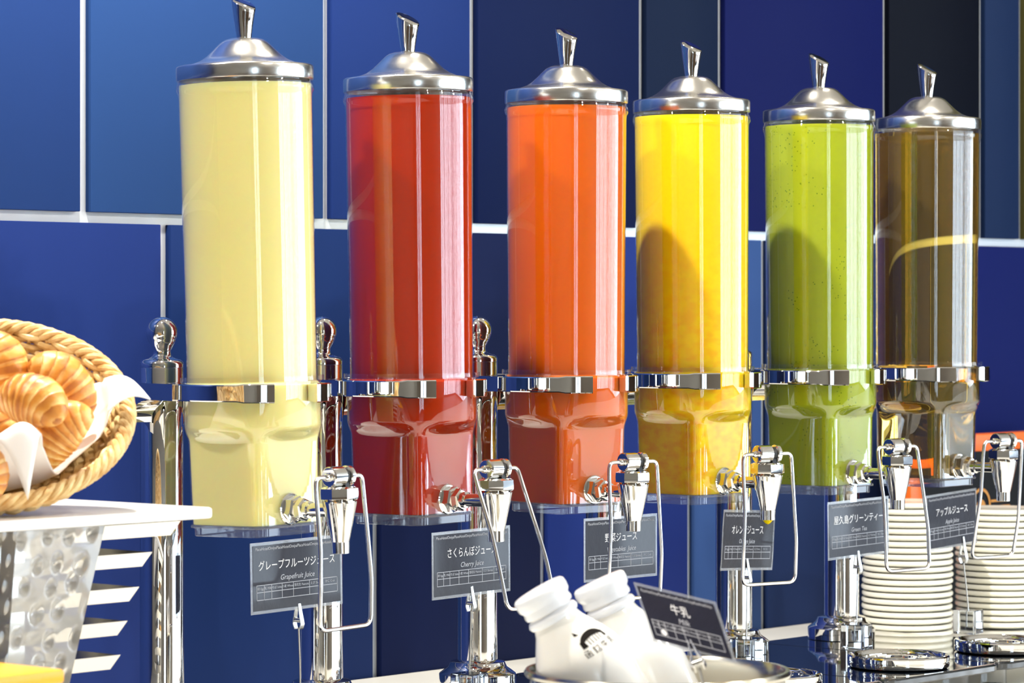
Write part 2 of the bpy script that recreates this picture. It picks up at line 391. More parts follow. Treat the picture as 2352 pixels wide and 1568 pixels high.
def dispenser(i):
    x = DX[i]; root = empty('juice_dispenser', (x, Y0, 0), LBL[i], 'juice dispenser', 'row of chrome juice dispensers')
    # transforms for the tank assembly
    piv = Matrix.Translation((0, 0, Z(-.09)))
    T = piv @ Matrix.Rotation(LEAN[i], 4, FWD) @ piv.inverted() @ Matrix.Rotation(R_(BOXA[i]), 4, 'Z')
    TT = piv @ Matrix.Rotation(LEAN[i], 4, FWD) @ piv.inverted()
    def put(o, M=T): o.matrix_local = M; return o
    # --- tank: clear tube + clear collar and box
    rt, rb = .0722, .0702
    tk = MB()
    tk.lathe([(rb, Z(-.080)), (rt, Z(.226)), (rt+.0004, Z(.231)), (rt+.0022, Z(.234)), (rt+.0024, Z(.239)), (rt+.0008, Z(.242)), (rt+.0004, Z(.25)),
              (rt-.0032, Z(.25)), (rt-.0032, Z(.244)), (rt-.0007, Z(.242)), (rt-.0007, Z(.226)), (rb-.0007, Z(-.080))], 96, None, True)
    put(tk.build('tank_tube', ACRYL, root))
    bx = MB()
    bx.lathe([(rb+.0002, Z(-.0735)), (.0772, Z(-.0735)), (.0776, Z(-.0745)), (.0776, Z(-.0785)), (.0768, Z(-.0795)), (.074, Z(-.0795)), (.074, Z(-.082)), (rb+.0002, Z(-.082))], 96, None, True)
    o_ = tank_sections(0, -.233); in_ = tank_sections(.0007, -.2322)
    bx.loft(o_, (False, True)); bx.loft(in_, (False, True))
    base = put(bx.build('tank_box', ACRYL, root, True, 30))
    # foot plate below
    fp = MB()
    fp.loft([rsq(.0522, .0062, N, Z(-.2322)), rsq(.0527, .0062, N, Z(-.2340)), rsq(.0522, .0062, N, Z(-.2355))])
    fp.loft([rsq(.0495, .006, N, Z(-.2355)), rsq(.0495, .006, N, Z(-.2435)), rsq(.0485, .006, N, Z(-.2445))])
    put(fp.build('foot_plate', ACRYLB, root, True, 30))
    # --- juice
    jm = juice_mat(i); top = [.2405, .2385, .2405, .240, .240, .240][i]
    j = MB(); secs = []
    rj = lambda rel: (rb + (rt-rb)*(rel+.08)/.306) - .0009
    secs.append(circ(rj(top), N, Z(top)))
    for q in (.1, -.02, -.079): secs.append(circ(rj(q), N, Z(q)))
    secs.append(circ(.0730, N, Z(-.083)))
    secs += [[(p[0], p[1], p[2]) for p in q] for q in tank_sections(.0009, -.2318)[1:]]
    j.loft(secs); put(j.build('juice', jm, root, True, 40))
    # --- lid
    lid = MB()
    lid.lathe([(.0705, Z(.2455)), (.0738, Z(.2455)), (.0742, Z(.2465)), (.0742, Z(.2590)), (.0736, Z(.2606)), (.0722, Z(.2614)), (.0640, Z(.2622)), (.0560, Z(.2640)),
               (.0480, Z(.2672)), (.0415, Z(.2715)), (.0350, Z(.2775)), (.0295, Z(.2830)), (.0250, Z(.2872)), (.0205, Z(.2898)), (.0150, Z(.2912)), (.008, Z(.2918)), (0, Z(.292))], 96)
    lo = put(lid.build('lid', LIDM, root, True, 50))
    kb = MB(); secs = []
    # slanted-cut flaring knob leaning toward the back-left
    for k in range(7):
        t = k/6; r = .0078 + .0056*t; zc = .2910 + .0385*t; sh = t*t
        secs.append([(r*math.cos(a), r*math.sin(a), Z(zc) + sh*.58*r*math.sin(a)) for a in [2*PI*q/32 for q in range(32)]])
    last = secs[-1]
    c = Vector((0, 0, 0))
    for p in last: c += Vector(p)
    c /= len(last)
    secs.append([tuple(Vector(p)*.94+c*.06+Vector((0, 0, .0008))) for p in last])
    kb.loft(secs); k_ = kb.build('lid_knob', CHROME, lo, True, 50)
    # --- bracket (C clamp with arms to the post), turned a little toward the viewer
    BA = R_(-10.5)
    bk = MB(); secs = []
    a0 = -PI/2 + R_(18.5) + BA; a1 = a0 + 2*PI - R_(37)
    zt, zb = Z(-.0815), Z(-.0995)
    ro, ri = .0862, .0745
    nseg = 60
    for k in range(nseg+1):
        a = a0 + (a1-a0)*k/nseg; c, s_ = math.cos(a), math.sin(a)
        d = min(k, nseg-k)/nseg
        e = .0012 if d < .075 else 0
        b = .0012
        q = [(ri, zb), (ro+e-b, zb-e), (ro+e, zb-e+b), (ro+e, zt+e-b), (ro+e-b, zt+e), (ri, zt)]
        secs.append([(r*c, r*s_, z) for r, z in q])
    bk.loft(secs)
    PD = .143
    for sgn in (-1, 1):
        # side plates with concave underside toward the rear
        prof = [(.035, -.0815), (.035, -.0995), (.088, -.0995)]
        for k in range(1, 9):
            a = PI/2*k/8; prof.append((.088+.045*math.sin(a), -.0995-.026*(1-math.cos(a))))
        prof += [(.152, -.1255), (.155, -.1235), (.155, -.0835), (.153, -.0815)]
        f0 = [(sgn*.0855 + (-sgn*.0345)*max(0, (y-.035)/.12), y, Z(z)) for y, z in prof]
        f1 = [(sgn*.0735 + (-sgn*.0475)*min(1, max(0, (y-.035)/.055)), y, Z(z)) for y, z in prof]
        bk.loft([f0, f1])
    bk.box((-.052, .080, Z(-.0992)), (.052, .152, Z(-.0818)), .0008)
    ob = bk.build('bracket', CHROME, root, True, 30); put(ob, Matrix.Identity(4))
    pp = Vector((0, PD, 0))
    # --- post
    M = Matrix.Translation((pp.x, pp.y, 0))
    ps = MB(); ps.lathe([(0, PLZ), (.0246, PLZ), (.0246, Z(-.0665)), (.0243, Z(-.066)), (0, Z(-.066))], 64)
    po = put(ps.build('post', CHROME, root), M)
    fn = MB(); zz = lambda q: Z(q)
    prof = [(.0, -.0658), (.0247, -.0658), (.0247, -.0625), (.0238, -.0598), (.0212, -.0576), (.0165, -.0562), (.0125, -.0548), (.0105, -.0525), (.0098, -.0495), (.0104, -.0465), (.0128, -.0420), (.0155, -.0370)]
    for k in range(15):
        a = R_(-28) + (PI/2-R_(-28))*k/14; prof.append((max(0, .0176*math.cos(a)), -.0275+.0176*math.sin(a)))
    prof[-1] = (0, prof[-1][1])
    fn.lathe([(r, Z(z)) for r, z in prof], 48); f_ = fn.build('finial', CHROME, po, True, 60)
    fl = MB(); fl.lathe([(0, PLZ), (.0465, PLZ), (.0475, PLZ+.001), (.0475, PLZ+.016), (.0468, PLZ+.0172), (.0425, PLZ+.0205), (.0365, PLZ+.0245), (.0345, PLZ+.0285), (.0335, PLZ+.031), (.0318, PLZ+.032), (.0262, PLZ+.0335), (.0246, PLZ+.034), (0, PLZ+.034)], 64)
    fl.build('post_flange', CHROME, po, True, 30)
    # --- platform tile of smoked glass with feet
    xl = (DX[i-1]-x)/2 if i > 0 else -.13; xr = (DX[i+1]-x)/2 if i < 5 else .128
    bev = .022; x0, x1, y0, y1 = xl+.0008, xr-.0008, -.205, .205
    poly = []
    for cx, cy, st in ((x1-bev, y0+bev, -90), (x1-bev, y1-bev, 0), (x0+bev, y1-bev, 90), (x0+bev, y0+bev, 180)):
        poly += [(cx+bev*math.cos(R_(st+q*18)), cy+bev*math.sin(R_(st+q*18))) for q in range(6)]
    pl = MB(); sh = lambda k: [((px-(x0+x1)/2)*k+(x0+x1)/2, py*k) for px, py in poly]
    pl.loft([[(a, b, PLZ-.010) for a, b in sh(.985)], [(a, b, PLZ-.008) for a, b in poly], [(a, b, PLZ-.002) for a, b in poly], [(a, b, PLZ) for a, b in sh(.985)]])
    plo = pl.build('platform', SMOKE, root, True, 30)
    for fx, fy in ((x0+.045, y0+.045), (x1-.045, y0+.045), (x0+.045, y1-.045), (x1-.045, y1-.045)):
        MB().lathe([(0, 0), (.0165, 0), (.017, .001), (.017, PLZ-.011), (.017, PLZ-.0095), (0, PLZ-.0095)], 32, Matrix.Translation((fx, fy, 0))).build('foot', ACRYLB, plo)
    # --- tap: flange nut, pipe, valve, lever
    RC = .122
    zp = Z(-.2165)
    F = T @ basis(Vector((1, 0, 0)), Vector((0, 0, 1)), Vector((0, -1, 0)), Vector((0, 0, zp)))  # local z -> toward front
    tp = MB()
    tp.lathe([(0, .050), (.0165, .050), (.0172, .0505), (.0172, .0525), (.0160, .0535), (0, .0535)], 48)
    hexp = lambda r, z: (r, z)
    tp.lathe([(0, .0525), (.0125, .0525), (.0150, .0545), (.0150, .0625), (.0128, .0645), (0, .0645)], 6, None, False, R_(15))
    tp.lathe([(0, .0645), (.0112, .0645), (.0128, .0660), (.0128, .0725), (.0112, .0740), (0, .0740)], 6, None, False, R_(40))
    tp.lathe([(0, .074), (.0092, .074), (.0092, .080), (.0072, .081), (.0072, RC-.004), (0, RC-.004)], 32)
    tap = put(tp.build('tap_pipe', CHROME, root, True, 25), F)
    fr = T @ Matrix.Translation((0, -RC, 0)) @ Matrix.Rotation(R_(TAPA[i]), 4, 'Z')
    vb = MB()
    vb.lathe([(0, Z(-.262)), (.0080, Z(-.262)), (.0094, Z(-.2615)), (.0096, Z(-.2495)), (0, Z(-.2495))], 40)
    vb.lathe([(0, Z(-.2500)), (.0096, Z(-.2500)), (.0188, Z(-.2085)), (.0188, Z(-.2065)), (.0150, Z(-.2060)), (0, Z(-.2060))], 14, None, False, R_(12))
    vb.lathe([(0, Z(-.2062)), (.0172, Z(-.2062)), (.0212, Z(-.2040)), (.0216, Z(-.1985)), (.0212, Z(-.1930)), (.0172, Z(-.1910)), (0, Z(-.1910))], 8, None, False, R_(20))
    vo = put(vb.build('valve', CHROME, root, True, 28), fr)
    # knuckle: horizontal drum along local x with dark slot
    KX = basis(Vector((0, 1, 0)), Vector((0, 0, 1)), Vector((1, 0, 0)), Vector((0, 0, Z(-.1805))))
    kn = MB()
    for z0, z1 in ((-.0165, .0035), (.0095, .0165)):
        kn.lathe([(0, z0), (.0098, z0), (.0110, z0+.0012), (.0110, z1-.0012), (.0098, z1), (0, z1)], 40, KX)
    kn.build('knuckle', CHROME, vo, True, 30)
    rbm = MB(); rbm.lathe([(0, .0034), (.0085, .0034), (.0085, .0096), (0, .0096)], 32, KX); rbm.box((.0035, -.006, Z(-.1915)), (.0095, .006, Z(-.184)), 0)
    rbm.build('slot', RUBBER, vo, True)
    # wire lever
    w0, w1 = .0365, .0405
    L = [(-.013, 0, 0), (-w0, 0, 0), (-w0-.001, 0, -.015), (-w0-.0015, -.002, -.072), (-w1, -.001, -.110), (-w1, .004, -.160), (w1, .004, -.160), (w1, -.001, -.110), (w0+.0015, -.002, -.072), (w0+.001, 0, -.015), (w0, 0, 0), (.013, 0, 0)]
    wp = round_path(L, .011, 6)
    tw = MB(); tw.tube(wp, .0024, 12, False, Matrix.Translation((0, 0, Z(-.1805))) @ Matrix.Rotation(R_(BAIL[i])*-1, 4, 'X'))
    tw.build('wire_lever', WIRE, vo, True, 60)
    for sx in (-1, 1):
        MB().lathe([(0, 0), (.0040, 0), (.0046, .002), (.0040, .0045), (.0030, .006), (0, .006)], 24, Matrix.Translation((sx*.0163, 0, Z(-.1805))) @ Matrix.Rotation(sx*PI/2, 4, 'Y')).build('pivot_nut', CHROME, vo)
    if i == 3:
        MB().lathe([(0, Z(-.2675)), (.003, Z(-.266)), (.0062, Z(-.2625)), (.0066, Z(-.2615)), (0, Z(-.2615))], 24).build('juice_drop', jm, vo)
    # --- drip tray (lifts off)
    c = fr @ Vector((0, 0, 0))
    dt = empty('drip_tray', (x+c.x, Y0+c.y, PLZ), 'round chrome drip tray under the tap of the ' + NAMES[i] + (' dispenser' if i == 4 else ' juice dispenser'), 'drip tray', 'chrome drip trays under the taps')
    d = MB(); d.lathe([(0, 0), (.062, 0), (.0655, .002), (.066, .004), (.066, .0075), (.0648, .0080), (.0648, .0088), (.066, .0093), (.066, .0145), (.0645, .0165), (.0615, .017), (.059, .0155), (.057, .012), (.054, .011), (0, .011)], 72)
    d.build('tray_body', CHROME, dt, True, 30)
    g = MB()
    for rr in (.046, .034, .022):
        g.lathe([(rr-.0035, .0108), (rr-.003, .0132), (rr+.003, .0132), (rr+.0035, .0108)], 48)
    for a in range(6):
        g.box((.018, -.0025, .0108), (.055, .0025, .0128), 0, Matrix.Rotation(a*PI/3, 4, 'Z'))
    g.build('drain_grid', CHROME, dt, True, 30)
    return root
for i in range(6): dispenser(i)

# ------------------------------------------------------------------ clip stands with menu cards
ALLERG = ['\u5375 Egg', '\u4e73 Milk', '\u305d\u3070 Soba', '\u5c0f\u9ea6 Wheat', '\u843d\u82b1\u751f Peanuts', '\u3048\u3073 Shrimp', '\u304b\u306b Crab']
ALW = [.09, .09, .13, .14, .20, .17, .18]
def card(name_label, M, jp, en, Wd=.145, Hd=.079, jsize=.0165, dot=None, bend=0.0, jxs=1.0):
    """M maps card space (x right, y up, z toward the reader, origin at the centre) to the world"""
    o = empty('menu_card', M.translation, name_label, 'menu card', 'black menu cards on clips')
    M0 = Matrix.Translation(-M.translation) @ M
    def bz(x, y): return bend*((x/(Wd/2))**2*.006 + (y/(Hd/2))*abs(y/(Hd/2))*.003)
    def sheet(w, h, z0, z1, nm, mat):
        m = MB(); nx, ny = 12, 6
        g = lambda z: [(w*(i/nx-.5), h*(j/ny-.5), z+bz(w*(i/nx-.5), h*(j/ny-.5))) for j in range(ny+1) for i in range(nx+1)]
        v = g(z0)+g(z1); n1 = (nx+1)*(ny+1); f = []
        for j in range(ny):
            for i in range(nx):
                a = j*(nx+1)+i; f.append((a, a+nx+1, a+nx+2, a+1)); f.append((n1+a, n1+a+1, n1+a+nx+2, n1+a+nx+1))
        for i in range(nx): f.append((i, i+1, n1+i+1, n1+i)); a = ny*(nx+1)+i; f.append((a+1, a, n1+a, n1+a+1))
        for j in range(ny): a = j*(nx+1); f.append((a+nx+1, a, n1+a, n1+a+nx+1)); a += nx; f.append((a, a+nx+1, n1+a+nx+1, n1+a))
        m.add(v, f, M0); return m.build(nm, mat, o, True, 30)
    sheet(Wd, Hd, -.0004, .0002, 'laminate', LAMI)
    sheet(Wd-.007, Hd-.007, .0002, .0005, 'black_sheet', CARD)
    def put(v, f, dx, dy, nm, mat, m=None):
        mm = MB(); mm.add([(p[0]+dx, p[1]+dy, .0007+bz(p[0]+dx, p[1]+dy)) for p in v], f, M0); return mm.build(nm, mat, o, False)
    v, f = text_data('PlaceHotelOmiya'*4, .0048, xs=1.0, shear=.15)
    ext = max(p[0] for p in v); k = (Wd-.014)/2/ext
    put([(p[0]*k, p[1], 0) for p in v], f, 0, Hd/2-.0075, 'header_text', INKG)
    v, f = text_data(jp, jsize, xs=jxs); put(v, f, 0, Hd*.16, 'title_text', INK)
    v, f = text_data(en, .0085, shear=.25); put(v, f, 0, Hd*-.02, 'subtitle_text', INKG)
    g = MB(); tw = Wd-.018; y1 = -Hd*.10; y2 = y1-.0078; y3 = y2-.0085; lw = .00035
    def ln(x0, y0, x1, y1_): g.add([(x0-lw, y0-lw, .0007+bz(x0, y0)), (x1+lw, y0-lw, .0007+bz(x1, y0)), (x1+lw, y1_+lw, .0007+bz(x1, y1_)), (x0-lw, y1_+lw, .0007+bz(x0, y1_))], [(0, 1, 2, 3)], M0)
    x = -tw/2; xs = [x]
    for w in ALW: x += w*tw; xs.append(x)
    for y in (y1, y2, y3):
        for a, b in zip(xs[:-1], xs[1:]): ln(a, y, b, y)
    for xx in xs: ln(xx, y3, xx, y1)
    g.build('table_rules', INKG, o, False)
    tv = MB()
    for a, b, s in zip(xs[:-1], xs[1:], ALLERG):
        v, f = text_data(s, .0036)
        tv.add([(p[0]+(a+b)/2, p[1]+(y1+y2)/2, .0007+bz((a+b)/2, y1)) for p in v], f, M0)
    tv.build('allergen_text', INKG, o, False)
    if dot is not None:
        cx = (xs[dot]+xs[dot+1])/2; cy = (y2+y3)/2
        tv = MB(); tv.add([(cx+.0034*math.cos(2*PI*k/20), cy+.0034*math.sin(2*PI*k/20), .0008) for k in range(20)], [tuple(range(20))], M0); tv.build('dot_mark', INK, o, False)
    return o
def clip_stand(label, base, clip, tip, zbase, cube=True):
    """acrylic cube at base (world xy), thin rod up to clip point, alligator clip from clip to tip"""
    o = empty('clip_stand', (base[0], base[1], zbase), label, 'clip stand', 'clear cube clip stands')
    b = Vector((base[0], base[1], zbase)); cl = Vector(clip)-b; tp = Vector(tip)-b
    s = .0165
    MB().box((-s, -s, 0), (s, s, .034), .0015, Matrix.Rotation(R_(8), 4, 'Z')).build('acrylic_cube', CUBEM, o, True, 20)
    MB().tube([(0, 0, .010), (0, 0, .034), Vector((0, 0, .034)).lerp(cl, .5)+Vector((.0006, 0, 0)), cl], .0011, 8).build('rod', STEEL, o)
    d = (tp-cl); L = d.length; d.normalize(); side = d.cross(Vector((0, 1, 0))).normalized(); nr = side.cross(d).normalized()
    M = basis(side, nr, d, cl)
    for sg, nm in ((1, 'clip_jaw'), (-1, 'clip_jaw')):
        m = MB()
        prof = [(.004*sg, -.002), (.0062*sg, .004), (.0046*sg, .012), (.0030*sg, .020), (.0011*sg, L)]
        secs = [[(x_, y-.0006, z) for x_ in (-.0026*k,)]+[(.0026*k, y-.0006, z), (.0026*k, y+.0006, z), (-.0026*k, y+.0006, z)] for (y, z), k in zip(prof, (1, 1.1, 1, .9, .6))]
        m.loft(secs, M=M); m.build(nm, STEEL, o, True, 40)
    MB().lathe([(0, -.0042), (.0026, -.0042), (.0026, .0042), (0, .0042)], 16, M @ Matrix.Translation((0, 0, .008)) @ Matrix.Rotation(PI/2, 4, 'X')).build('clip_spring', STEEL, o)
    return o
CARDS = [  # jp, en, rod px (bottom x, clip x, clip y, tip y), card centre px, turn about z, roll, label
    ('\u30b0\u30ec\u30fc\u30d7\u30d5\u30eb\u30fc\u30c4\u30b8\u30e5\u30fc\u30b9', 'Grapefruit Juice', (690, 686, 1440, 1375), (682, 1318), 0, 1.2, .0, .0118),
    ('\u3055\u304f\u3089\u3093\u307c\u30b8\u30e5\u30fc\u30b9', 'Cherry Juice', (1078, 1082, 1400, 1335), (1083, 1291), 2, 0.6, .0, .0128),
    ('\u91ce\u83dc\u30b8\u30e5\u30fc\u30b9', 'Vegetables  Juice', (1428, 1427, 1362, 1305), (1426, 1257), 0, 0, .0, .0122),
    ('\u30aa\u30ec\u30f3\u30b8\u30b8\u30e5\u30fc\u30b9', 'Orange Juice', (1714, 1716, 1340, 1282), (1714, 1240), 9, -3.5, .5, .0130),
    ('\u5c4b\u4e45\u5cf6\u30b0\u30ea\u30fc\u30f3\u30c6\u30a3\u30fc', 'Green Tea', (1967, 1970, 1315, 1252), (1972, 1212), 0, 1.0, .0, .0128),
    ('\u30a2\u30c3\u30d7\u30eb\u30b8\u30e5\u30fc\u30b9', 'Apple Juice', (2224, 2213, 1290, 1232), (2186, 1193), 4, 2.0, .0, .0128)]
KN = ['grapefruit juice', 'cherry juice', 'vegetable juice', 'orange juice', 'green tea', 'apple juice']
for i, (jp, en, (bx_, cx_, cy_, ty_), (px, py), tz, roll, bend, js) in enumerate(CARDS):
    Yc = 2.575
    base = WY(bx_, 1500, Yc)
    C = WY(px, py, Yc-.002)
    clp = WY(cx_, cy_, Yc); tip = WY(cx_-2, ty_, Yc)
    x = Vector((1, 0, 0)); z = Vector((0, -1, 0))
    Rm = Matrix.Rotation(R_(tz), 4, 'Z') @ basis(x, UP, z, Vector((0, 0, 0))) @ Matrix.Rotation(R_(roll), 4, 'Z')
    M = Matrix.Translation(C) @ Rm
    card('black laminated card reading %s in white' % en.replace('  ', ' '), M, jp, en, bend=bend, jsize=js, jxs=[.86, .8, .88, .86, .92, .9][i])
    clip_stand('clear cube clip stand holding the %s card' % KN[i], (base.x, base.y), clp, tip, PLZ)

# ------------------------------------------------------------------ milk bottles in a steel bowl
ZB = 3.0
bc = W(1510, 1538, ZB); BR = 300/FPX*ZB
bo = empty('steel_bowl', (bc.x, bc.y, 0), 'polished steel bowl holding two milk bottles', 'bowl')
h = bc.z
prof_o = [(0, 0), (.104, 0), (.108, .002), (.111, h*.25), (.114, h*.62), (BR-.003, h*.94), (BR-.0035, h-.006), (BR+.0015, h-.005), (BR+.0030, h-.002), (BR+.0012, h+.001), (BR-.002, h+.001)]
prof_i = [(BR-.0045, h-.003), (BR-.0065, h*.93), (.1115, h*.60), (.1085, h*.25), (.103, .004), (0, .004)]
MB().lathe(prof_o+prof_i, 96).build('bowl_shell', pmat('bowl_steel', (178, 174, 162), .2, 1), bo, True, 50)
def bottle(capx, capy, Zc, ang, lean_b, label, logo):
    top = W(capx, capy, Zc)
    ax = (RGT*math.sin(ang) - UP*math.cos(ang) + FWD*lean_b).normalized()    # from cap toward base
    o = empty('milk_bottle', top+ax*.205, label, 'milk bottle', 'milk bottles in the steel bowl')
    zax = -ax; xax = RGT - zax*RGT.dot(zax); xax.normalize(); yax = zax.cross(xax)
    M0 = basis(xax, yax, zax, Vector((0, 0, 0)))        # origin at base, z up along bottle
    Lb = .205
    rad = [(.0, .0205), (.022, .0205), (.027, .0208), (.036, .0240), (.046, .0300), (.057, .0365), (.068, .0415), (.080, .0440), (.095, .0448), (.19, .0448), (.200, .0425), (.205, .036)]
    prof = [(0, Lb-.0)] + [(r, Lb-s) for s, r in rad] + [(0, 0)]
    prof[1] = (.0205, Lb-.001)
    m = MB(); m.lathe(prof, 64, M0); m.build('bottle_body', MILK, o, True, 60)
    m = MB(); m.lathe([(0.0206, Lb-.030), (.0235, Lb-.029), (.0250, Lb-.026), (.0235, Lb-.0225), (.0212, Lb-.021), (.0206, Lb-.0205), (.0206, Lb-.030)], 64, M0); m.build('neck_ring', MILKCAP, o, True, 60)
    m = MB(); m.lathe([(.0208, Lb-.0195), (.0232, Lb-.0190), (.0240, Lb-.0165), (.0232, Lb-.0125), (.0236, Lb-.0115), (.0256, Lb-.0090), (.0262, Lb-.004), (.0256, Lb+.0005), (.0238, Lb+.0022), (.018, Lb+.0018), (0, Lb+.0012)], 64, M0); m.build('cap', MILKCAP, o, True, 50)
    if logo:
        def rs(s):
            for (a, ra), (b, rb) in zip(rad[:-1], rad[1:]):
                if a <= s <= b: return ra+(rb-ra)*(s-a)/(b-a)
            return .0448
        # angle facing the camera and turned to the right
        cdir = M0.inverted().to_3x3() @ (-FWD); a0 = math.atan2(cdir.y, cdir.x) + R_(38)
        def wrap(v, f, s0, nm):
            mm = MB(); out = []
            for p in v:
                s = s0-p[1]; r = rs(s)+.00045; a = a0+p[0]/rs(s); out.append((r*math.cos(a), r*math.sin(a), Lb-s))
            mm.add(out, f, M0); return mm.build(nm, DARKINK, o, False)
        # dome emblem: dark dome with the light letters h m standing in it
        def strip(fn0, fn1, n=16):
            v = []; f = []
            for k in range(n+1): v += [fn0(k/n), fn1(k/n)]
            for k in range(n): f.append((2*k, 2*k+1, 2*k+3, 2*k+2))
            return v, f
        Rr = .0155
        V = []; Fc = []
        def add(vf):
            n = len(V); V.extend(vf[0]); Fc.extend(tuple(i+n for i in q) for q in vf[1])
        add(strip(lambda t: (Rr*math.cos(R_(155-130*t)), Rr*.80*math.sin(R_(155-130*t)), 0), lambda t: (Rr*.97*math.cos(R_(155-130*t))*.93, Rr*.80*math.sin(R_(155-130*t))-.0052*math.sin(PI*min(1, t*1.0))**.6-.0006, 0)))
        add(([(-Rr, 0, 0), (-Rr*.62, 0, 0), (-Rr*.66, .0075, 0), (-Rr*.93, .0062, 0)], [(0, 1, 2, 3)]))
        add(([(Rr*.78, 0, 0), (Rr, 0, 0), (Rr*.90, .0062, 0), (Rr*.70, .0085, 0)], [(0, 1, 2, 3)]))
        add(([(-Rr*.82, .0135, 0), (-Rr*.55, .0128, 0), (-Rr*.74, .0175, 0)], [(0, 1, 2)]))
        for hx in (-.0065, -.0032, .0005, .0038, .0071):
            add(strip(lambda t: (hx-.00035, .0055*t, 0), lambda t: (hx+.00035, .0055*t, 0), 3))
        add(strip(lambda t: (-.0065+.0033*t, .0055+.002*math.sin(PI*t), 0), lambda t: (-.0065+.0033*t, .0048+.002*math.sin(PI*t), 0), 6))
        add(strip(lambda t: (.0005+.0033*t, .0055+.002*math.sin(PI*t), 0), lambda t: (.0005+.0033*t, .0048+.002*math.sin(PI*t), 0), 6))
        add(strip(lambda t: (.0038+.0033*t, .0055+.002*math.sin(PI*t), 0), lambda t: (.0038+.0033*t, .0048+.002*math.sin(PI*t), 0), 6))
        wrap(V, Fc, .0615, 'dome_emblem')
        v, f = text_data('\u51fd \u9928 \u725b \u4e73', .0078); wrap(v, f, .0675, 'bottle_text')
    return o
bottle(1238, 1358, 2.97, R_(30), .03, 'milk bottle with dark dome emblem leaning over the bowl rim', True)
bottle(1376, 1338, 3.061, R_(25.2), -.005, 'plain milk bottle leaning behind the one with the emblem', False)
# milk card with its own clip, in front of the bowl
c0, c1, c2, c3 = W(1455, 1333, 2.92), W(1643, 1385, 2.84), W(1692, 1520, 2.80), W(1500, 1476, 2.88)
cx = (c0+c1+c2+c3)/4; xv = ((c1-c0)+(c2-c3))/2; yv = ((c0-c3)+(c1-c2))/2
xl = xv.length; yl = yv.length; xn = xv.normalized(); yn = (yv-xn*yv.dot(xn)*.0).normalized(); zn = xn.cross(yn).normalized()
card('black laminated card reading Milk tilted beside the bottles', basis(xn, yn, zn, cx), '\u725b\u4e73', 'Milk', Wd=xl, Hd=yl, jsize=.0125, dot=1)
bs = Wz(1655, 1700, 0); cl = W(1606, 1532, 2.80); tp_ = W(1583, 1472, 2.845)
clip_stand('clear cube clip stand holding the milk card', (cl.x+.02, cl.y-.03), cl, tp_, 0)

# ------------------------------------------------------------------ plate stacks
def plate_mesh():
    r = .0685
    return MB().lathe([(0, 0), (.040, 0), (.041, .0003), (.0415, .0015), (.047, .0022), (.058, .0034), (.0655, .0048), (r, .0066), (r+.0006, .0090), (r, .0112), (r-.0012, .0122), (.0655, .0122), (.056, .0106), (.045, .0097), (0, .0096)], 72)
first = None
def stack(px, py, n, label, group, toplabel):
    global first
    p = Wz(px, py, 0)
    for k in range(n):
        if first is None: first = plate_mesh().build('dinner_plate', PLATE, None, True, 40); o = first
        else:
            o = first.copy(); col.objects.link(o)
        jx, jy = random.uniform(-.0009, .0009), random.uniform(-.0009, .0009)
        o.location = (p.x+jx, p.y+jy, .0003+k*.0097); o.rotation_euler = (0, 0, random.uniform(0, 6))
        tag(o, toplabel if k == n-1 else label, 'plate', group)
stack(2084, 1462, 21, 'cream china plate in the stack behind the green tea tap', 'plates in the stack behind the green tea tap', 'topmost cream plate of the stack behind the green tea tap')
stack(2296, 1440, 19, 'cream china plate in the stack behind the apple juice card', 'plates in the stack behind the apple juice card', 'topmost cream plate of the stack behind the apple juice card')

# orange framed black board behind the plates
OY = WALLY-.11
a = WY(2092, 1020, OY); b = WY(2480, 1020, OY); zb_ = .0
ORF = pmat('orange_frame', (226, 104, 22), .4); BLK = pmat('black_board', (8, 8, 11), .5, spec=.15)
GOLD = pmat('gold_print', (190, 128, 40), .4); PURP = pmat('purple_print', (104, 70, 190), .5)
bd = empty('menu_board', (a.x, OY, 0), 'orange framed black board with gold emblem behind the plates', 'sign board')
ht = a.z+.01; wd = b.x-a.x; fw = .035
MB().box((0, 0, 0), (fw, .03, ht), .002).build('frame_side', ORF, bd)
MB().box((wd-fw, 0, 0), (wd, .03, ht), .002).build('frame_side', ORF, bd)
MB().box((fw, 0, ht-.028), (wd-fw, .03, ht), .002).build('frame_top', ORF, bd)
MB().box((fw, .006, 0), (wd-fw, .028, ht-.028), 0).build('black_face', BLK, bd, False)
e = WY(2268, 1160, OY)-Vector((a.x, OY, 0))
m = MB()
def arc(c, r0, r1, a0, a1, n=20):
    v = []; f = []
    for k in range(n+1):
        t = R_(a0+(a1-a0)*k/n); v += [(c[0]+r0*math.cos(t), 0.0045, c[2]+r0*math.sin(t)), (c[0]+r1*math.cos(t), .0045, c[2]+r1*math.sin(t))]
    for k in range(n): f.append((2*k, 2*k+1, 2*k+3, 2*k+2))
    return v, f
m.add(*arc((e.x-.012, 0, e.z), .024, .029, -10, 200)); m.add(*arc((e.x-.012, 0, e.z-.004), .0, .014, 0, 180))
m.box((e.x+.015, .004, e.z-.006), (e.x+.075, .005, e.z-.002)); m.box((e.x+.018, .004, e.z+.004), (e.x+.06, .005, e.z+.008))
m.build('gold_emblem', GOLD, bd, False)
m = MB()
for k in range(7): m.box((e.x-.03+k*.012, .004, e.z-.027), (e.x-.022+k*.012, .005, e.z-.016+.003*(k % 2)))
m.build('purple_mark', PURP, bd, False)

